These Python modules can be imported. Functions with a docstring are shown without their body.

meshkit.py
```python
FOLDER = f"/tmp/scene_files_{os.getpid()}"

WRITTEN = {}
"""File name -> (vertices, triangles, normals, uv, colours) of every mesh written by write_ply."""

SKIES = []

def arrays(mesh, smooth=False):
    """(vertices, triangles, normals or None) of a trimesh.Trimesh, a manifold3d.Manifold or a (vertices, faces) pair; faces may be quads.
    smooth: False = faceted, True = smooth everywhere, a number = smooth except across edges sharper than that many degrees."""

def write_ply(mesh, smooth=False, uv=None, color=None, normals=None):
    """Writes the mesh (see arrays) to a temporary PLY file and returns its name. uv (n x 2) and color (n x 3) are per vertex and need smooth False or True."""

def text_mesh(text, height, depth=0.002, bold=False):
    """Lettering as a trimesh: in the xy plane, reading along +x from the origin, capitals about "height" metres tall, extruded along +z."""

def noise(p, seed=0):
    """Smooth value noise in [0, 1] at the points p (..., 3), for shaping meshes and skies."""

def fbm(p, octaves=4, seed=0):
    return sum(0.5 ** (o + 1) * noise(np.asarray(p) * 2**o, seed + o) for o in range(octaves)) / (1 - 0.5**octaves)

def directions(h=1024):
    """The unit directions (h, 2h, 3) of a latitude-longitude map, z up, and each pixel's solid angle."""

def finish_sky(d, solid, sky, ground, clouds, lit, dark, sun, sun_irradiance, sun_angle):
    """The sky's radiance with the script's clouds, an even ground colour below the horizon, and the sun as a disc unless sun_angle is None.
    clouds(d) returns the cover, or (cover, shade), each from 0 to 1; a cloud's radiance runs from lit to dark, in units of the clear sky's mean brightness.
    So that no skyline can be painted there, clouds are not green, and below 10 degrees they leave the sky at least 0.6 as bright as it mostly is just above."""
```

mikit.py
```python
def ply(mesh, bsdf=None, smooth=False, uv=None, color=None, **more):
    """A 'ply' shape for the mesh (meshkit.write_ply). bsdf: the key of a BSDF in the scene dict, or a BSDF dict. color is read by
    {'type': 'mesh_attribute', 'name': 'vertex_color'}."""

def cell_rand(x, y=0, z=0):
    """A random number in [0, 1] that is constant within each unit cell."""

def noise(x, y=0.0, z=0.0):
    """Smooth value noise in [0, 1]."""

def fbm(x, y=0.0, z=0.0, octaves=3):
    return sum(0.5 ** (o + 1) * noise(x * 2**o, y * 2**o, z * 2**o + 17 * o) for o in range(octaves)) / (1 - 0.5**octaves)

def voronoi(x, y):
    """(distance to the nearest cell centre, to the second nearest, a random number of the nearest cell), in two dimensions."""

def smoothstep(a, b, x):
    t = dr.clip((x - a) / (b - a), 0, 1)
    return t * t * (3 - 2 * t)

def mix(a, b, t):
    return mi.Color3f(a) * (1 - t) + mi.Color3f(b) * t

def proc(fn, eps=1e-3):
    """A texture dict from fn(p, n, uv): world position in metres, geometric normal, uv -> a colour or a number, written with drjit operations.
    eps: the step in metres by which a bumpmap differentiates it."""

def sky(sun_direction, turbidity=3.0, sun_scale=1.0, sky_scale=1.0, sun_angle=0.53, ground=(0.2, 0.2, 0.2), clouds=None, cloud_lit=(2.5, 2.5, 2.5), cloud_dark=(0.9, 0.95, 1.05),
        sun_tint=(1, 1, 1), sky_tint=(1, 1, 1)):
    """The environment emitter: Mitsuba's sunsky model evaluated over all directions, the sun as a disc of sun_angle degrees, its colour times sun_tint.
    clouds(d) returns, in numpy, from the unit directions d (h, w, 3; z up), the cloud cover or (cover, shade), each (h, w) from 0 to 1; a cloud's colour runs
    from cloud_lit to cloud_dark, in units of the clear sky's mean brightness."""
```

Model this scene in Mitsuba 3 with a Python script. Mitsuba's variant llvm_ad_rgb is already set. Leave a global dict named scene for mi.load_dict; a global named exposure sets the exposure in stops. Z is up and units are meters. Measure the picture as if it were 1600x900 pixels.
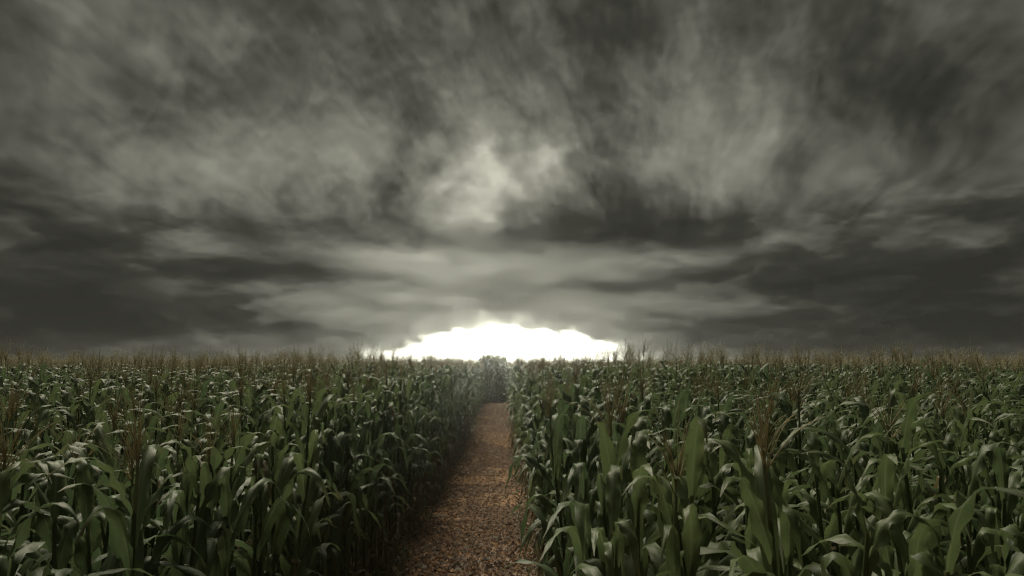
import math, random
import numpy as np, trimesh, mitsuba as mi, drjit as dr
import mikit, meshkit
from mikit import noise, fbm, smoothstep, mix

T = mi.ScalarTransform4f
scene, labels = {}, {}
EYE = 2.35

# ---------------------------------------------------------------- camera, sky, exposure
YAW, PITCH = math.radians(0.52), math.radians(5.12)
scene['camera'] = {
    'type': 'thinlens', 'fov': 62.0, 'fov_axis': 'x', 'near_clip': 0.05, 'far_clip': 6000.0,
    'aperture_radius': 0.0022, 'focus_distance': 9.0,
    'to_world': T().look_at(origin=[0, 0, EYE],
                            target=[math.sin(YAW) * math.cos(PITCH), math.cos(YAW) * math.cos(PITCH), EYE + math.sin(PITCH)],
                            up=[0, 0, 1]),
}
exposure = 3.2


def lin(t):
    t = np.clip(np.asarray(t, float), 0, 255) / 255
    return np.where(t < 0.04045, t / 12.92, ((t + 0.055) / 1.055) ** 2.4)


LIT = np.array([0.99, 0.985, 0.80])
UNIT = 1 / (2.0 ** exposure * 0.0974)
PEAK = 150.0            # radiance of the open strip below the cloud deck, in display units
# masses of the storm deck: azimuth, elevation, half-widths (degrees), brighter or darker
LUMPS = [
    # bright pile above the path and its wisps
    (-2.0, 12.6, 1.8, 2.1, 66), (1.2, 12.4, 2.6, 1.8, 34), (2.5, 14.2, 0.8, 1.1, 44), (-0.9, 14.4, 0.8, 1.1, 30), (-1.8, 9.9, 1.7, 1.4, 40),
    # lit bands between the dark layers over the horizon
    (-6.5, 7.1, 3.6, 0.7, 40), (8.5, 7.3, 4.4, 0.8, 44), (0.5, 6.4, 5.0, 0.8, 40), (0.8, 4.9, 6.5, 0.5, -12), (0.0, 3.4, 9.0, 1.5, 42), (-9.0, 3.6, 5.0, 1.0, 10), (11.0, 3.6, 5.0, 1.0, 12),
    (-9.5, 8.9, 6.5, 0.8, -22), (10.5, 9.0, 6.0, 0.8, -20), (0.5, 8.2, 3.5, 0.6, -6),
    # streaky light patches left and right, dark shelves between
    (-13.5, 15.0, 3.6, 2.4, 26), (-9.5, 13.8, 1.5, 1.2, 14), (13.0, 16.5, 3.4, 3.2, 17), (10.5, 13.6, 2.8, 1.1, 14), (16.5, 14.0, 3.0, 0.9, 12),
    (-21.0, 11.9, 3.6, 1.8, 24), (-27.0, 19.5, 4.0, 3.0, 14), (-22.0, 17.2, 6.5, 1.6, -20), (-28.0, 15.0, 4.0, 2.0, -4),
    (-6.2, 15.0, 1.5, 2.6, -18), (5.8, 15.0, 1.5, 2.6, -12), (-6.5, 11.6, 2.4, 1.0, -14), (7.5, 11.8, 2.6, 0.9, -14), (7.0, 22.5, 2.6, 3.0, -26), (-9.0, 21.5, 6.0, 2.4, -12),
    (26.0, 16.2, 4.6, 2.8, -28), (29.5, 21.0, 3.0, 2.5, 14), (20.5, 11.2, 5.0, 1.2, 8), (24.0, 9.6, 4.0, 0.7, 8),
    (-27.0, 4.0, 11.0, 2.6, -20), (28.0, 4.3, 10.0, 2.8, -22), (-19.5, 7.6, 3.2, 0.5, 18), (18.5, 7.9, 3.0, 0.5, 18), (-26.0, 8.6, 3.0, 0.5, 8),
]


def clouds(d):
    x, y, z = d[..., 0], d[..., 1], np.maximum(d[..., 2], 0)
    az, el = np.degrees(np.arctan2(x, y)), np.degrees(np.arcsin(z))
    q = np.stack([x / (z + 0.13), 0.6 * y / (z + 0.13), z * 0], -1)
    warp = np.stack([meshkit.fbm(q * 1.0 + 7.3, 3, 11), meshkit.fbm(q * 1.0 + 31.7, 3, 23), q[..., 0] * 0], -1) - 0.5
    w2 = np.stack([meshkit.fbm(q * 2.6 + 3.9, 3, 15), meshkit.fbm(q * 2.6 + 61.7, 3, 27), q[..., 0] * 0], -1) - 0.5

    def deck(g):
        a = meshkit.fbm(g * 1.15 + warp * 1.1 + 3.1, 3, 5)
        b = meshkit.fbm(g * np.array([2.6, 2.3, 1]) + warp * 1.6 + w2 * 0.9 + 9.7, 4, 41)
        c = np.abs(2 * meshkit.noise(g * np.array([4.0, 3.2, 1]) + warp * 2.0 + w2 * 2.2 + 1.7, 57) - 1)
        e = np.abs(2 * meshkit.noise(g * np.array([8.5, 6.5, 1]) + warp * 4.0 + w2 * 4.4 + 5.7, 58) - 1)
        return 0.42 * a + 0.36 * b + 0.15 * c + 0.07 * e

    n = deck(q)
    toward = np.stack([-x, 0.4 + 0 * x, x * 0], -1) * 0.07
    relief = deck(q + toward) - n                     # faces turned to the bright gap catch its light
    streak = meshkit.fbm(np.stack([x / (z + 0.22) * 4.2 + warp[..., 0] * 2, y / (z + 0.22) * 0.9, z * 0 + 4.2], -1), 3, 71) - 0.5
    rad = np.hypot(az, 1.4 * (el - 5)) + 5            # tufts drawn out a little away from the gap
    ang = np.arctan2(az, el + 5)
    puff_at = np.stack([ang * 8.0, np.log(rad) * 6.0, z * 0], -1) + 0.6 * w2 + 0.6 * warp
    pw = np.stack([meshkit.fbm(puff_at * 1.5 + 5.1, 3, 101), meshkit.fbm(puff_at * 1.5 + 45.1, 3, 103), z * 0], -1) - 0.5

    def heap(g):
        return meshkit.fbm(g * 1.25, 5, 107) * 0.6 + 0.4 * meshkit.fbm(g * np.array([3.4, 2.3, 1]) + 8.1, 4, 113)

    pa = puff_at * 1.1 + 0.25 * pw
    puff = heap(pa)
    puff_lit = puff - heap(pa + np.array([0.06, 0.13, 0]))
    fan = meshkit.fbm(np.stack([ang * 13.0 + 1.2 * pw[..., 0], np.log(rad) * 2.2 + 0.5 * pw[..., 1], z * 0 + 2.2], -1), 4, 119) - 0.5
    lay = meshkit.fbm(np.stack([az * 0.14 + 1.5 * w2[..., 0], el * 0.8 + 2.2 * w2[..., 1] + 0.8 * warp[..., 0], z * 0], -1), 4, 91) - 0.5
    lw = np.stack([meshkit.fbm(np.stack([az * 0.22, el * 0.75, z * 0 + k], -1), 4, 95) for k in (0.3, 9.4)], -1) - 0.5
    high = smooth(7.5, 12.0, el)
    aw = az + 6.0 * warp[..., 0] * high + (2.0 * w2[..., 0] + 4.5 * pw[..., 0]) * high + 9.0 * lw[..., 0] * (1 - high)
    ew = el + 3.0 * warp[..., 1] * high + (1.0 * w2[..., 1] + 3.2 * pw[..., 1]) * high + 2.6 * lw[..., 1] * (1 - high)
    tone = 57 + 46 * np.exp(-(az / 36) ** 2) - 17 * smooth(14.5, 23, el) + 112 * (n - 0.46) + 150 * relief + 26 * streak * smooth(8, 16, el) + (40 * (puff - 0.5) + 85 * puff_lit + 26 * fan) * smooth(5.5, 11, el) + 80 * lay * smooth(13, 5, el)
    sh = meshkit.fbm(np.stack([az * 0.085 + 1.2 * lw[..., 0] + 0.6 * w2[..., 0], el * 0.50 + 1.5 * lw[..., 1] + 0.5 * w2[..., 1], z * 0 + 6.6], -1), 5, 97)
    shelf = smooth(0.46, 0.54, sh) * smooth(12.5, 8.5, el) * smooth(0.5, 2.5, el)
    bank = np.stack([az * 0.42 + 1.6 * lw[..., 0], el * 1.25 + 1.2 * lw[..., 1], z * 0 + 1.9], -1)
    b0 = meshkit.fbm(bank, 5, 131)
    b_lit = b0 - meshkit.fbm(bank + np.array([0.0, 0.22, 0]), 5, 131)        # ragged tops of the low banks catch light
    tone = tone + (34 * (b0 - 0.5) + 62 * b_lit) * smooth(12, 8, el) * smooth(0.2, 1.5, el)
    tuft = smooth(0.45, 0.57, puff) * smooth(7.0, 12, el)
    tone = tone + 10 - 25 * shelf + 6 * (tuft - 0.5)
    for a, e, sa, se, amp in LUMPS:
        tone = tone + 1.35 * amp * np.exp(-0.5 * ((aw - a) / sa) ** 2 - 0.5 * ((ew - e) / se) ** 2)
    tone = np.where(tone < 66, 66 - (66 - tone) * (0.6 - 0.18 * smooth(12, 8, el)), tone)
    tone = np.where(tone > 125, 125 + (tone - 125) * 0.75, tone)
    L = lin(np.maximum(tone, 36))
    L = L * (1 + 1.6 * smooth(26, 75, el))            # the deck thins towards the zenith
    edge = 2.75 * np.maximum(1 - np.abs(az / 11.0) ** 1.1, 0) - 0.4 * (np.abs(az) > 9.8)
    rag = 1.3 * w2[..., 1] + 2.3 * (meshkit.fbm(np.stack([az * 0.8, el * 1.5, z * 0], -1) + 2 * w2, 4, 83) - 0.5)
    t = el - edge + rag
    gap = smooth(0.6, -1.3, t) * smooth(13.0, 8.5, np.abs(az) + 5 * w2[..., 0])
    core = PEAK * np.exp(-0.5 * ((az - 0.3) / 2.6) ** 2 - 0.5 * ((el - 1.45) / 0.42) ** 2)     # the veiled low sun behind it
    scrap = np.exp(-0.5 * ((az - 2.1 + 3 * w2[..., 0]) / 1.0) ** 2 - 0.5 * ((el - 2.55 + 1.0 * w2[..., 1]) / 0.30) ** 2)
    gap = gap * (1 - 0.93 * np.clip(1.9 * scrap, 0, 1))
    glow = (0.20 * np.exp(-np.maximum(t, 0) / 0.9) + 0.34 * np.exp(-np.maximum(t, 0) / 0.5)) * np.exp(-(az / 11.0) ** 4) * (1 - 0.75 * scrap)
    L = L + gap * core + 2.4 * gap ** 1.6 + glow
    return np.ones_like(L), 1 - L / PEAK / 1.2


def smooth(a, b, x):
    t = np.clip((x - a) / (b - a), 0, 1)
    return t * t * (3 - 2 * t)


SUN_AZ, SUN_EL = math.radians(-20), math.radians(52)
scene['sky'] = mikit.sky([math.sin(SUN_AZ) * math.cos(SUN_EL), math.cos(SUN_AZ) * math.cos(SUN_EL), math.sin(SUN_EL)],
                         turbidity=3, sun_scale=0.3, sun_angle=30, clouds=clouds, ground=(0.08, 0.06, 0.045),
                         cloud_lit=tuple(LIT * PEAK * 1.2 * UNIT), cloud_dark=(0, 0, 0), sun_tint=(0.90, 1.0, 1.02))

# ---------------------------------------------------------------- materials


def leaf_colour(p, n, uv):
    big = fbm(p.x * 0.9, p.y * 0.9, p.z * 1.3, 2)
    small = noise(p.x * 9, p.y * 9, p.z * 6)
    c = mix([0.074, 0.116, 0.054], [0.114, 0.154, 0.064], smoothstep(0.3, 0.7, big))
    c = c * (0.82 + 0.36 * small)
    across = dr.abs(uv.x - 0.5) * 2
    vein = 0.5 + 0.5 * dr.sin(uv.x * 95)
    c = c * (0.88 + 0.2 * vein * noise(uv.x * 30, uv.y * 2, p.x * 2))
    c = mix(c, [0.17, 0.20, 0.11], (1 - smoothstep(0.05, 0.13, across)) * 0.75 * (1 - uv.y))
    tip = smoothstep(0.80, 1.0, uv.y + 0.25 * (noise(p.x * 3, p.y * 3, p.z * 3) - 0.5))
    c = mix(c, [0.16, 0.14, 0.07], tip * 0.45)
    rim = smoothstep(0.86, 1.0, across) * smoothstep(0.55, 0.75, noise(p.x * 14, p.y * 14, p.z * 14))
    return mix(c, [0.20, 0.16, 0.08], rim * 0.6)


def dry_colour(p, n, uv):
    s = fbm(p.x * 8, p.y * 8, p.z * 8, 2)
    return mix([0.10, 0.088, 0.045], [0.20, 0.165, 0.085], s) * (0.9 + 0.15 * dr.sin(uv.x * 80))


def stalk_colour(p, n, uv):
    s = fbm(p.x * 12, p.y * 12, p.z * 5, 2)
    c = mix([0.10, 0.13, 0.06], [0.16, 0.185, 0.09], s)
    return mix([0.13, 0.10, 0.055], c, smoothstep(0.1, 0.7, p.z))


def tassel_colour(p, n, uv):
    s = noise(p.x * 3, p.y * 3, p.z * 3)
    f = noise(p.x * 60, p.y * 60, p.z * 60)
    return mix([0.36, 0.315, 0.20], [0.42, 0.39, 0.25], s) * (0.7 + 0.5 * f)


def husk_colour(p, n, uv):
    s = noise(p.x * 30, p.y * 30, p.z * 8)
    return mix([0.10, 0.125, 0.05], [0.17, 0.18, 0.08], s)


def soil_colour(p, n, uv):
    s = fbm(p.x * 1.3, p.y * 1.3, 0.0, 3)
    f = fbm(p.x * 22, p.y * 22, 0.0, 3)
    return mix([0.055, 0.038, 0.026], [0.11, 0.075, 0.048], s) * (0.6 + 0.8 * f)


def path_colour(p, n, uv):
    s = fbm(p.x * 1.6, p.y * 0.8, 0.0, 3)
    f = fbm(p.x * 45, p.y * 45, 0.0, 2)
    c = mix([0.10, 0.055, 0.028], [0.30, 0.175, 0.088], smoothstep(0.3, 0.7, s))
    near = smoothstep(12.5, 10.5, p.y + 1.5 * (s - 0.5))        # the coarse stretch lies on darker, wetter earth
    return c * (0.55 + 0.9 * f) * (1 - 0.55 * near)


def blade(fn, rough, spec, through):
    """a leaf: waxy on both faces, letting part of the light through"""
    tex = mikit.proc(fn)
    return {'type': 'blendbsdf', 'weight': through,
            'waxy': {'type': 'twosided', 'b': {'type': 'principled', 'base_color': tex, 'roughness': rough, 'specular': spec}},
            'thin': {'type': 'principledthin', 'base_color': tex, 'roughness': 0.6, 'diff_trans': 2.0}}


scene['leaf_green'] = blade(leaf_colour, 0.50, 0.33, 0.40)
scene['leaf_dry'] = blade(dry_colour, 0.55, 0.4, 0.3)
scene['stalk_green'] = {'type': 'twosided', 'b': {'type': 'principled', 'base_color': mikit.proc(stalk_colour), 'roughness': 0.45, 'specular': 0.4}}
scene['tassel_brown'] = blade(tassel_colour, 0.6, 0.25, 0.45)
scene['husk_green'] = {'type': 'twosided', 'b': {'type': 'principled', 'base_color': mikit.proc(husk_colour), 'roughness': 0.5, 'specular': 0.4}}
scene['soil'] = {'type': 'twosided', 'b': {'type': 'principled', 'base_color': mikit.proc(soil_colour), 'roughness': 0.9, 'specular': 0.2}}
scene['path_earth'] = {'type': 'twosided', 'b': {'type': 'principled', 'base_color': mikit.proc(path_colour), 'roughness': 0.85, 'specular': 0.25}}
scene['chip'] = {'type': 'twosided', 'b': {'type': 'principled', 'base_color': {'type': 'mesh_attribute', 'name': 'vertex_color'}, 'roughness': 0.65, 'specular': 0.4}}

# ---------------------------------------------------------------- ground and path
PATH_L, PATH_R, PATH_END = -1.27, 0.40, 52.5


def structure(key, label, cat):
    labels[key] = {'label': label, 'category': cat, 'kind': 'structure'}


def sheet(xs, ys, zfn):
    gx, gy = np.meshgrid(xs, ys)
    v = np.stack([gx, gy, zfn(gx, gy)], -1).reshape(-1, 3)
    n, m = len(xs), len(ys)
    i, j = np.meshgrid(np.arange(m - 1), np.arange(n - 1), indexing='ij')
    a = i * n + j
    f = np.stack([a, a + 1, a + n + 1, a + n], -1).reshape(-1, 4)
    return v, f


def geo(near, far, step, grow):
    out, s = [near], step
    while out[-1] < far:
        out.append(out[-1] + s)
        s *= grow
    return out


side = geo(0, 2500, 0.25, 1.06)
xs = np.array([-s for s in side[:0:-1]] + side)
ys = np.array([-s for s in side[:0:-1]] + geo(0, 60, 0.3, 1.0) + geo(61, 3000, 1, 1.08))


def soil_z(x, y):
    b = meshkit.fbm(np.stack([x * 1.7, y * 1.7, x * 0], -1), 3, 3) - 0.5
    near = (np.abs(x) < 40) & (np.abs(y) < 70)
    return np.where(near, -0.035 + 0.05 * b, -0.035)


scene['field_ground'] = mikit.ply(sheet(xs, ys, soil_z), 'soil', smooth=True)
structure('field_ground', 'dark bare earth of the corn field below the plants', 'ground')


def path_z(x, y):
    p = np.stack([x * 3, y * 3, x * 0], -1)
    b = meshkit.fbm(p, 3, 8) - 0.5
    f = meshkit.fbm(p * 9, 2, 9) - 0.5
    side_ = np.minimum(x - PATH_L + 0.12, PATH_R + 0.12 - x)
    return 0.02 + 0.045 * b + 0.022 * f + 0.05 * smooth(0.25, 0.0, side_) * 0 - 0.05 * smooth(0.12, 0.0, side_)


def edge_left(y):
    return -1.355 + 0.0056 * y                    # the path narrows a little towards its end


def fit(x, y):
    return PATH_R - (PATH_R - x) * (PATH_R - edge_left(y)) / (PATH_R - PATH_L)


def path_wob(y, s):
    return 0.09 * (meshkit.noise(np.stack([y * 0.9, y * 0 + s, y * 0], -1), 4) - 0.5)


v, f = sheet(np.linspace(PATH_L - 0.12, PATH_R + 0.12, 46), np.arange(-3, PATH_END + 1, 0.05), path_z)
v[:, 0] = fit(v[:, 0], v[:, 1]) + path_wob(v[:, 1], 1.3)
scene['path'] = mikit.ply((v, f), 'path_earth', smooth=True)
structure('path', 'brown gravelly dirt path running straight through the corn field', 'path')

# coarse granules on the path: one countless mass
rng = np.random.default_rng(5)
OCT_V = np.array([[1, 0, 0], [-1, 0, 0], [0, 1, 0], [0, -1, 0], [0, 0, 1], [0, 0, -1.0]])
OCT_F = np.array([[0, 2, 4], [2, 1, 4], [1, 3, 4], [3, 0, 4], [2, 0, 5], [1, 2, 5], [3, 1, 5], [0, 3, 5]])


def pebbles(n, y0, y1, r0, r1, power=1.0):
    y = y0 + (y1 - y0) * rng.random(n) ** power
    x0 = PATH_L - 0.05 + (PATH_R - PATH_L + 0.1) * rng.random(n)
    x = fit(x0, y) + path_wob(y, 1.3)
    r = r0 + (r1 - r0) * rng.random(n) ** 2.5
    z = path_z(x0, y) + r * (0.1 + 0.35 * rng.random(n))
    a = rng.random(n) * 6.283
    v = OCT_V[None] * (1 + 0.5 * (rng.random((n, 6, 1)) - 0.5)) + 0.35 * (rng.random((n, 6, 3)) - 0.5)
    v = v * r[:, None, None] * np.array([1.2, 0.9, 0.75])
    c, s = np.cos(a)[:, None], np.sin(a)[:, None]
    w = np.stack([v[..., 0] * c - v[..., 1] * s + x[:, None], v[..., 0] * s + v[..., 1] * c + y[:, None], v[..., 2] + z[:, None]], -1)
    t = rng.random((n, 1))
    col = np.array([0.08, 0.045, 0.025]) * (1 - t ** 2) + np.array([0.36, 0.212, 0.112]) * t ** 2
    grey = rng.random((n, 1)) < 0.05
    col = np.where(grey, np.array([0.17, 0.15, 0.12]) * (0.4 + 0.8 * t), col) * (0.75 + 0.5 * rng.random((n, 1)))
    f = OCT_F[None] + 6 * np.arange(n)[:, None, None]
    return w.reshape(-1, 3), f.reshape(-1, 3), np.repeat(col, 6, 0)


parts = [pebbles(8500, 7.0, 11.6, 0.016, 0.048), pebbles(5000, 10.3, 13.0, 0.010, 0.034), pebbles(13000, 11.0, 23.0, 0.009, 0.024, 1.2), pebbles(14000, 20.0, PATH_END, 0.014, 0.032)]
at = np.cumsum([0] + [len(p[0]) for p in parts])
scene['gravel'] = mikit.ply((np.vstack([p[0] for p in parts]), np.vstack([p[1] + a for p, a in zip(parts, at)])), 'chip', color=np.vstack([p[2] for p in parts]))
labels['gravel'] = {'label': 'loose brown gravel and earth crumbs scattered over the path', 'category': 'gravel', 'kind': 'stuff'}

# ---------------------------------------------------------------- corn plants


class MB:
    """collects vertices, faces and uv of one part"""

    def __init__(self):
        self.v, self.f, self.uv, self.n = [], [], [], 0

    def add(self, v, f, uv=None):
        self.v.append(np.asarray(v, float))
        self.f.append((np.asarray(f, int), self.n))
        self.uv.append(np.zeros((len(v), 2)) if uv is None else uv)
        self.n += len(v)

    def ply(self, bsdf):
        f = [np.vstack([q[:, [0, 1, 2]], q[:, [0, 2, 3]]]) + n if q.shape[1] == 4 else q + n for q, n in self.f]
        return mikit.ply((np.vstack(self.v), np.vstack(f)), bsdf, smooth=True, uv=np.vstack(self.uv))


def grid_faces(n, m):
    i, j = np.meshgrid(np.arange(n - 1), np.arange(m - 1), indexing='ij')
    a = i * m + j
    return np.stack([a, a + 1, a + m + 1, a + m], -1).reshape(-1, 4)


def tube(pts, rad, sides):
    p = np.asarray(pts, float)
    t = np.gradient(p, axis=0)
    t /= np.linalg.norm(t, axis=1, keepdims=True) + 1e-9
    a = np.cross(t, np.where(np.abs(t[:, 2:]) < 0.9, [0, 0, 1.0], [1.0, 0, 0]))
    a /= np.linalg.norm(a, axis=1, keepdims=True) + 1e-9
    b = np.cross(t, a)
    ang = np.arange(sides + 1) * 2 * np.pi / sides
    r = np.broadcast_to(rad, (len(p),))
    v = p[:, None] + r[:, None, None] * (np.cos(ang)[None, :, None] * a[:, None] + np.sin(ang)[None, :, None] * b[:, None])
    uv = np.stack(np.broadcast_arrays(ang[None] / 6.2832, np.linspace(0, 1, len(p))[:, None]), -1)
    return v.reshape(-1, 3), grid_faces(len(p), sides + 1), uv.reshape(-1, 2)


def leaf_blade(R, L, W, a0, a1, bend, fold, nseg, ncross, kink=None, twist=0.0, wave=0.012, sway=0.0):
    """One blade from the origin outwards along +x, drooping; angles from the vertical."""
    s = np.linspace(0, 1, nseg + 1)
    ang = a0 + 0.25 * (a1 - a0) * s + 0.75 * (a1 - a0) * smooth(bend - 0.32, bend + 0.32, s)
    if kink:
        ang = ang + kink[1] * smooth(kink[0] - 0.05, kink[0] + 0.05, s)
    ang = np.minimum(ang, 3.0)
    st = L / nseg
    mid = 0.5 * (ang[1:] + ang[:-1])
    r = np.concatenate([[0], np.cumsum(np.sin(mid) * st)])
    z = np.concatenate([[0], np.cumsum(np.cos(mid) * st)])
    yy = sway * L * s ** 2
    c = np.stack([r, yy, z], -1)
    tng = np.stack([np.sin(ang), 2 * sway * s, np.cos(ang)], -1)
    tng /= np.linalg.norm(tng, axis=1, keepdims=True)
    side_ = np.tile([0.0, 1.0, 0.0], (nseg + 1, 1))
    nor = np.cross(tng, side_)
    tw = twist * s ** 1.5
    sd = side_ * np.cos(tw)[:, None] + nor * np.sin(tw)[:, None]
    nn = np.cross(tng, sd)
    nn = -nn                                   # upper face
    w = 0.5 * W * (0.42 + 0.58 * smooth(0, 0.33, s)) * np.maximum(1 - s ** 1.9, 0) ** 0.9
    w[-1] = 0.0015
    x = np.linspace(-1, 1, ncross + 1)
    ph = R.random(2) * 6.28
    fq = 3.0 + 2.5 * R.random()
    vf = fold * (1 - 0.75 * smooth(0.0, 0.7, s))
    v = np.zeros((nseg + 1, ncross + 1, 3))
    uv = np.zeros((nseg + 1, ncross + 1, 2))
    for k, xk in enumerate(x):
        e = abs(xk)
        rip = wave * e ** 2 * np.sin(6.283 * fq * s + ph[0 if xk < 0 else 1]) * smooth(0.04, 0.25, s) * (w / w.max())
        v[:, k] = c + sd * (w * xk * np.sqrt(1 - 0.6 * vf ** 2))[:, None] + nn * (vf * w * e + rip)[:, None]
        uv[:, k, 0], uv[:, k, 1] = 0.5 + 0.5 * xk, s
    return v.reshape(-1, 3), grid_faces(nseg + 1, ncross + 1), uv.reshape(-1, 2)


def turn(v, phi, at):
    c, s = math.cos(phi), math.sin(phi)
    return v @ np.array([[c, s, 0], [-s, c, 0], [0, 0, 1.0]]) + at


def ears(out, R, lod, stem, phi0):
    """husked ears in the leaf axils"""
    for k in range(R.integers(1, 3) if lod == 0 else 0):
        t = 0.46 + 0.13 * k + 0.04 * R.random()
        phi = phi0 + k * math.pi + 0.3
        s = np.linspace(0, 1, 9)
        tilt = 0.30 + 0.15 * R.random()
        axis = np.array([math.sin(tilt) * math.cos(phi), math.sin(tilt) * math.sin(phi), math.cos(tilt)])
        b = stem(t) + 0.012 * np.array([math.cos(phi), math.sin(phi), 0])
        rad_ = 0.029 * np.sin(np.pi * np.clip(0.16 + 0.78 * s, 0, 1)) ** 0.75
        m = MB()
        m.add(*tube(b + axis * (s * 0.235)[:, None], rad_, 9))
        out.append(('ear', m, 'husk_green'))
        m = MB()
        for _ in range(16):
            dv = axis + R.normal(0, 0.35, 3)
            dv /= np.linalg.norm(dv)
            e = b + axis * 0.225
            p2 = e + dv * 0.045
            m.add(*tube([e, p2, p2 + 0.05 * (dv * 0.5 + np.array([0, 0, -0.6]))], [0.0022, 0.0018, 0.001], 3))
        out.append(('ear__silk', m, 'tassel_brown'))
    return out


PLANE = {}


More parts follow.
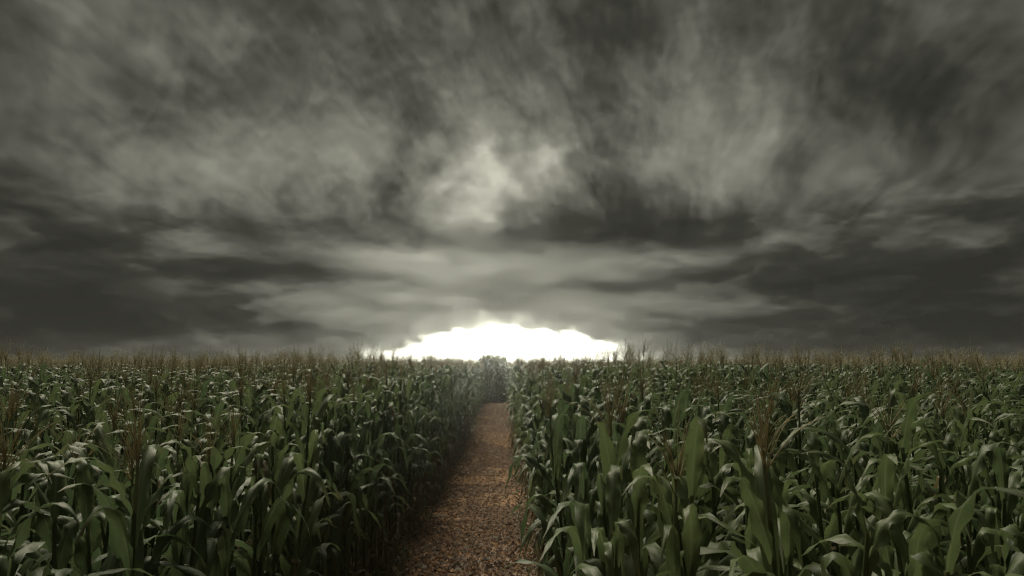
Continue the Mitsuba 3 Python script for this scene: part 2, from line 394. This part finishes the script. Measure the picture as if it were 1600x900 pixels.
def plant_parts(seed, lod, tasselled=True):
    """[(part name, mesh builder, material)] of one corn plant about 2.2 m tall to its top leaf, standing at the origin."""
    R = np.random.default_rng(1000 + seed)
    H = 1.90 + 0.14 * R.random()              # height of the topmost collar
    bx, by = 0.10 * (R.random(2) - 0.5)
    stem = lambda t: np.array([bx * t ** 2 + 0.006 * math.sin(9 * t + seed), by * t ** 2, H * t])  # noqa: E731
    out = []
    nst, sides, nseg, ncross, nleaf, nbr = [(22, 7, 16, 6, 14, 17), (7, 4, 9, 2, 13, 11), (3, 3, 6, 2, 9, 7)][lod]
    ts = np.linspace(0, 1.12 if tasselled else 0.99, nst)
    rad = 0.0135 * (1 - 0.55 * ts)
    if lod == 0:
        rad = rad * (1 + 0.13 * (np.arange(nst) % 2))
    m = MB()
    m.add(*tube([stem(t) for t in ts], rad, sides))
    out.append(('stalk', m, 'stalk_green'))
    phi0 = R.random() * 6.283
    PLANE[seed] = math.degrees(phi0)
    leaves = MB()
    dries = MB()
    for k in range(nleaf):
        u = k / (nleaf - 1)
        t = 0.12 + 0.88 * u ** 0.95
        base = stem(t)
        phi = phi0 + (k % 2) * math.pi + R.normal(0, 0.38)
        top = u > 0.80
        whorl = not tasselled and k >= nleaf - 3      # the rolled young leaves hide the stem's end
        L = (0.54 + 0.25 * math.sin(math.pi * min(u * 0.85 + 0.12, 1))) * (0.86 + 0.30 * R.random()) * (0.8 if u > 0.95 else 1)
        W = (0.062 + 0.028 * math.sin(math.pi * min(u * 0.9 + 0.1, 1))) * (0.88 + 0.26 * R.random())
        a0 = math.radians(14 + 20 * R.random())
        a1 = math.radians((95 if top else 118) + 62 * R.random())
        bend = 0.42 + 0.30 * R.random() + (0.06 if top else 0)
        if whorl:
            a0, L, W = math.radians(8 + 12 * R.random()), 0.36 + 0.14 * R.random(), 0.072
            a1, bend = math.radians(105 + 60 * R.random()), 0.55 + 0.2 * R.random()
        kink = (0.38 + 0.30 * R.random(), math.radians(40 + 60 * R.random())) if R.random() < 0.28 else None
        dry = u < 0.12 or R.random() < 0.02
        if dry:
            W *= 0.6
            a1 = math.radians(165)
            bend = 0.25
        b = leaf_blade(R, L, W, a0, a1, bend, 0.55 + 0.3 * R.random(), nseg, ncross, kink, R.normal(0, 0.55), 0.016, R.normal(0, 0.08))
        vv = turn(b[0], phi, base)
        if lod == 0:
            one = MB()
            one.add(vv, b[1], b[2])
            sh = np.linspace(t - 0.065, t + 0.004, 4)         # the sheath that wraps the stalk below the collar
            one.add(*tube([stem(q) for q in sh], 0.0135 * (1 - 0.55 * sh) * np.array([1.12, 1.2, 1.25, 1.38]), 7))
            out.append(('leaf', one, 'leaf_dry' if dry else 'leaf_green'))
        else:
            (dries if dry and lod == 1 else leaves).add(vv, b[1], b[2])
    if lod:
        out.append(('leaf', leaves, 'leaf_green'))
        if dries.n:
            out.append(('dry_leaf', dries, 'leaf_dry'))
    if not tasselled:
        return ears(out, R, lod, stem, phi0)
    # tassel: a spike with thin upright side branches
    m = MB()
    root = stem(1.08 if lod == 0 else 1.11)
    rr = [0.0019, 0.0028, 0.0048][lod]
    npt = [7, 4, 3][lod]
    for k in range(nbr):
        q = k / max(nbr - 1, 1)
        up = 0.10 * q
        ln = (0.27 if k == nbr - 1 else 0.16 + 0.11 * R.random()) * (1.0 if lod == 0 else 1.25)
        tilt = 0.03 if k == nbr - 1 else 0.15 + 0.65 * R.random() * (1 - 0.4 * q)
        ph = R.random() * 6.283
        s = np.linspace(0, 1, npt)
        a = tilt * (1 + 0.7 * s ** 2 * (R.random() - 0.2))
        rad_ = rr * (1.25 - 0.75 * s)
        if lod == 0:
            rad_ = rad_ * (1 + 0.35 * (np.arange(npt) % 2))
        pts = np.stack([np.sin(a) * s * ln * math.cos(ph), np.sin(a) * s * ln * math.sin(ph), np.cos(a) * s * ln + up], -1) + root
        m.add(*tube(pts, rad_, [4, 3, 3][lod]))
    m.add(*tube([stem(1.0), root, root + [0, 0, 0.12]], rr * 1.6, 4))
    out.append(('tassel', m, 'tassel_brown'))
    return ears(out, R, lod, stem, phi0)


DRY = {}


def shapegroup(key, parts, seed=None):
    g, used = {'type': 'shapegroup'}, {}
    ears = 0
    for name, m, mat in parts:
        if name == 'ear__silk':
            nm = 'ear__silk' if ears == 1 else f'ear_{ears - 1:03d}__silk'
        else:
            k = used.get(name, 0)
            used[name] = k + 1
            nm = name if k == 0 else f'{name}_{k:03d}'
            if name == 'ear':
                ears += 1
        g[nm] = m.ply(mat)
        if mat == 'leaf_dry' and seed is not None:
            DRY.setdefault(seed, []).append(nm)
    scene[key] = g


NA, NB, NC = 16, 8, 5
for i in range(NA):
    shapegroup(f'full_plant_{i}', plant_parts(i, 0, i in (2, 12)), i)
for i in range(NB):
    shapegroup(f'field_plant_{i}', plant_parts(100 + i, 1, i % 8 in (1, 5)))
# far plants are set out by the patch
PATCH = 1.5
for i in range(NC):
    R = np.random.default_rng(7000 + i)
    acc = {}
    for gx in range(3):
        for gy in range(5):
            mat = turn(np.eye(3), R.random() * 6.283, np.zeros(3))
            off = np.array([(gx + 0.5) / 3 * PATCH + R.normal(0, 0.05), (gy + R.random()) / 5 * PATCH, 0])
            sc = 0.94 + 0.14 * R.random()
            for name, m, b in plant_parts(200 + i * 3 + (gx + gy) % 3, 2, (gx + gy * 2 + i) % 3 == 0):
                a = acc.setdefault(name, (MB(), b))[0]
                for vv, (ff, _), uu in zip(m.v, m.f, m.uv):
                    a.add((vv @ mat) * sc + off, ff, uu)
    scene[f'field_patch_{i}'] = {'type': 'shapegroup', **{n: m.ply(b) for n, (m, b) in acc.items()}}

# where the plants stand: rows parallel to the path, in a field that begins 2.5 m ahead of the camera
rng = np.random.default_rng(21)
ROW, STEP = 0.44, 0.215
NEAR, MIDD, FAR = 13.0, 30.0, 135.0


def height_scale(x, y):
    g = meshkit.noise(np.stack([x * 0.35, y * 0.35, x * 0], -1), 31)
    return (0.93 + 0.065 * smooth(3.5, 9.0, y)) * (0.93 + 0.15 * g)


def in_view(x, y, margin):
    return np.abs(x) < 0.66 * y + margin


plants = []                                   # side, row, x, y, yaw, tilt, scale, kind
for sgn in (-1, 1):
    for r in range(70):
        y = 2.45 + 0.25 * rng.random()
        while y < MIDD:
            x = (edge_left(y) - 0.10 if sgn < 0 else PATH_R + 0.10) + sgn * (r * ROW) + rng.normal(0, 0.055) * (0.6 if r == 0 else 1)
            yj = y + rng.normal(0, 0.05)
            plants.append((sgn, r, x, yj, rng.random() * 360, rng.normal(0, 3.0), rng.normal(0, 3.0), rng.random(), rng.integers(0, 10 ** 6)))
            y += STEP * (0.8 + 0.4 * rng.random())
P = np.array(plants)
P = P[in_view(P[:, 2], P[:, 3], 1.6) & (P[:, 3] > 2.35)]
SC = height_scale(P[:, 2], P[:, 3]) * (0.95 + 0.10 * P[:, 7])


def put(x, y, yaw, tx, ty, s, z=-0.02):
    return T().translate([float(x), float(y), z]).rotate([1, 0, 0], float(tx)).rotate([0, 1, 0], float(ty)).rotate([0, 0, 1], float(yaw)).scale(float(s))


HERO = [
    0, 1, 2, 3, 4, 5, 6, 7, 8, 9, 10, 11, 12, 13, 14, 15, 16, 17, 18, 19, 20, 21, 22, 23, 24, 25, 26, 27, 28, 29, 30, 31, 32, 33, 34, 35, 36, 37, 38, 39,
    40, 41, 42, 43, 44, 45, 46, 126, 127, 128, 129, 130, 131, 132, 133, 134, 135, 136, 137, 138, 139, 140, 141, 142, 143, 145, 148, 150, 152, 153, 156,
    157, 159, 162, 164, 258, 259, 260, 261, 262, 263, 264, 265, 266, 267, 268, 269, 270, 271, 272, 273, 274, 276, 277, 278, 284, 388, 389, 390, 391, 392,
    393, 394, 395, 396, 397, 398, 399, 400, 401, 402, 407, 514, 518, 519, 520, 521, 522, 523, 525, 527, 529, 531, 647, 648, 649, 650, 651, 665, 771, 772,
    773, 774, 776, 777, 779, 780, 782, 783, 788, 795, 898, 903, 1134, 1139, 1255, 1359, 3236, 3237, 3238, 3239, 3240, 3241, 3242, 3243, 3244, 3245, 3246,
    3247, 3249, 3251, 3252, 3253, 3254, 3255, 3256, 3257, 3259, 3260, 3263, 3264, 3265, 3266, 3268, 3270, 3271, 3272, 3275, 3276, 3282, 3364, 3365, 3366,
    3367, 3368, 3369, 3370, 3371, 3372, 3373, 3374, 3375, 3376, 3377, 3378, 3380, 3381, 3382, 3386, 3387, 3389, 3493, 3494, 3495, 3496, 3497, 3498, 3499,
    3500, 3501, 3502, 3503, 3504, 3505, 3506, 3508, 3509, 3510, 3512, 3519, 3624, 3625, 3626, 3627, 3628, 3629, 3630, 3631, 3632, 3633, 3634, 3635, 3636,
    3637, 3638, 3639, 3640, 3641, 3644, 3645, 3648, 3752, 3754, 3755, 3756, 3757, 3758, 3759, 3760, 3761, 3762, 3763, 3764, 3765, 3766, 3767, 3772, 3781,
    3884, 3887, 3888, 3889, 3890, 3891, 3892, 3893, 3894, 3895, 3896, 3900, 3904, 3918, 4021, 4022, 4023, 4025, 4027, 4030, 4049, 4148, 4149, 4150, 4151,
    4160, 4161, 4273, 4274, 4276, 4280, 4281, 4398, 4411, 4521, 4524, 4745, 4749, 4750, 4757, 4853, 5068
]   # filled below: indices of the plants that show largest
field_n = 0


def field(group, m):
    global field_n
    field_n += 1
    scene[f'corn_field__{field_n:05d}'] = {'type': 'instance', 'g': {'type': 'ref', 'id': group}, 'to_world': m}


ORD = ('first second third fourth fifth sixth seventh eighth ninth tenth eleventh twelfth thirteenth fourteenth fifteenth sixteenth seventeenth '
       'eighteenth nineteenth twentieth').split()
for tens in ('twent', 'thirt', 'fort', 'fift', 'sixt'):
    ORD += [f'{tens}y-{o}' for o in ORD[:9]] + [{'twent': 'thirtieth', 'thirt': 'fortieth', 'fort': 'fiftieth', 'fift': 'sixtieth', 'sixt': 'seventieth'}[tens]]
hero, place = set(HERO), {}
for sgn in (-1, 1):
    for r in range(70):
        row = [i for i in np.where((P[:, 0] == sgn) & (P[:, 1] == r))[0] if abs(P[i, 2]) < 0.66 * P[i, 3] + 1.6]
        for n, i in enumerate(sorted(row, key=lambda i: P[i, 3])):
            place[i] = n


def describe(i, seed):
    sgn, r = P[i, 0], int(P[i, 1])
    look = 'tall' if SC[i] > 1.04 else 'low' if SC[i] < 0.90 else 'green'
    side_ = 'left' if sgn < 0 else 'right'
    row = f'row along {side_} path edge' if r == 0 else f'{ORD[r]} row {side_} of path'
    what = f'{look} corn plant' + (' with brown tassel' if seed in (2, 12) else '')
    return f'{what}, {ORD[place.get(i, 0)]} from front in {row}'


n_hero = 0
for i, (sgn, r, x, y, yaw, tx, ty, _, kk) in enumerate(P):
    seed = int(kk) % NA if y < NEAR else 100 + int(kk) % NB
    if r < 1:
        yaw = 90 - PLANE[seed] + (yaw - 180) / 180 * 28 + (180 if kk % 2 else 0)
    m = put(x, y, yaw, tx, ty, SC[i])
    if i in hero:
        n_hero += 1
        key = f'corn_plant_{n_hero:03d}'
        scene[key] = {'type': 'instance', 'g': {'type': 'ref', 'id': f'full_plant_{seed}'}, 'to_world': m}
        labels[key] = {'label': describe(i, seed), 'category': 'corn plant', 'group': 'corn plants standing nearest the camera'}
        for nm in DRY[seed]:
            labels[f'{key}__{nm}'] = {'label': 'withered tan leaf'}
    elif y < NEAR:
        field(f'full_plant_{seed}', m)
    else:
        field(f'field_plant_{seed - 100}', m)
for sgn in (-1, 1):
    y = MIDD
    while y < FAR:
        gapf = 1.0 if y < 60 else 1.35
        n = int((0.66 * y + 4) / (PATCH * gapf))
        for k in range(n):
            if y > 75 and k > 0 and rng.random() < 0.15:
                continue
            x0 = (PATH_R + 0.02 if sgn > 0 else edge_left(min(y, PATH_END)) - 0.02 - PATCH) + sgn * k * PATCH * gapf
            if y > PATH_END + 4:
                x0 += -sgn * 0.9
            s = 0.98 + 0.08 * rng.random()
            field(f'field_patch_{int(rng.integers(NC))}', T().translate([float(x0), float(y), -0.02]).scale([1, 1, float(s)]))
        y += PATCH * gapf
labels['corn_field'] = {'label': 'broad field of green tasselled corn stretching to the horizon', 'category': 'corn field', 'kind': 'stuff'}

# the taller stand that closes the end of the path
rng = np.random.default_rng(9)
for k in range(18):
    x0 = -1.80 + 0.62 * rng.random()
    scene[f'corn_stand__{k + 1:03d}'] = {'type': 'instance', 'g': {'type': 'ref', 'id': f'field_patch_{k % NC}'},
                                         'to_world': T().translate([x0, PATH_END + 0.1 + 0.16 * k, -0.02]).scale([1.0, 1.0, float(1.22 + 0.05 * rng.random())])}
labels['corn_stand'] = {'label': 'darker block of taller corn closing the far end of the path', 'category': 'corn', 'kind': 'stuff'}

# ---------------------------------------------------------------- the damp air over the field
scene['air'] = {'type': 'homogeneous', 'albedo': 0.95, 'sigma_t': 0.0024, 'phase': {'type': 'hg', 'g': 0.92}}
scene['camera']['medium'] = {'type': 'ref', 'id': 'air'}
scene['haze'] = {'type': 'cube', 'to_world': T().translate([0, 1400, 1.0]).scale([2600, 1700, 2.2]), 'bsdf': {'type': 'null'},
                 'interior': {'type': 'ref', 'id': 'air'}}
labels['haze'] = {'label': 'thin damp haze hanging over the corn field', 'category': 'haze', 'kind': 'stuff'}

# ---------------------------------------------------------------- litter and thin grass along the edges of the path
rng = np.random.default_rng(77)


def strips(n, length, width, lying, y0, y1):
    m = MB()
    R = np.random.default_rng(int(n))
    for _ in range(n):
        y = y0 + (y1 - y0) * R.random() ** 1.7
        s = -1 if R.random() < 0.6 else 1
        x = (edge_left(y) if s < 0 else PATH_R) + s * (0.12 - 0.32 * R.random() ** 1.6)
        L = length * (0.5 + R.random())
        if lying:
            b = leaf_blade(R, L, width, 1.35, 1.7 + 0.5 * R.random(), 0.5, 0.5, 6, 2, None, R.normal(0, 1.2), 0.012, R.normal(0, 0.25))
            z = 0.035
        else:
            b = leaf_blade(R, L, width, 0.1 + 0.3 * R.random(), 0.8 + 1.2 * R.random(), 0.6, 0.4, 5, 2, None, R.normal(0, 0.5), 0.0, 0.0)
            z = 0.0
        m.add(turn(b[0], R.random() * 6.283, np.array([x, y, z])), b[1], b[2])
    return m


scene['leaf_litter'] = strips(620, 0.20, 0.035, True, 7.0, 40.0).ply('leaf_dry')
labels['leaf_litter'] = {'label': 'withered corn leaves lying along the edges of the path', 'category': 'leaf litter', 'kind': 'stuff'}
scene['grass'] = strips(1700, 0.28, 0.009, False, 7.5, 35.0).ply('leaf_green')
labels['grass'] = {'label': 'thin grass blades at the feet of the corn beside the path', 'category': 'grass', 'kind': 'stuff'}
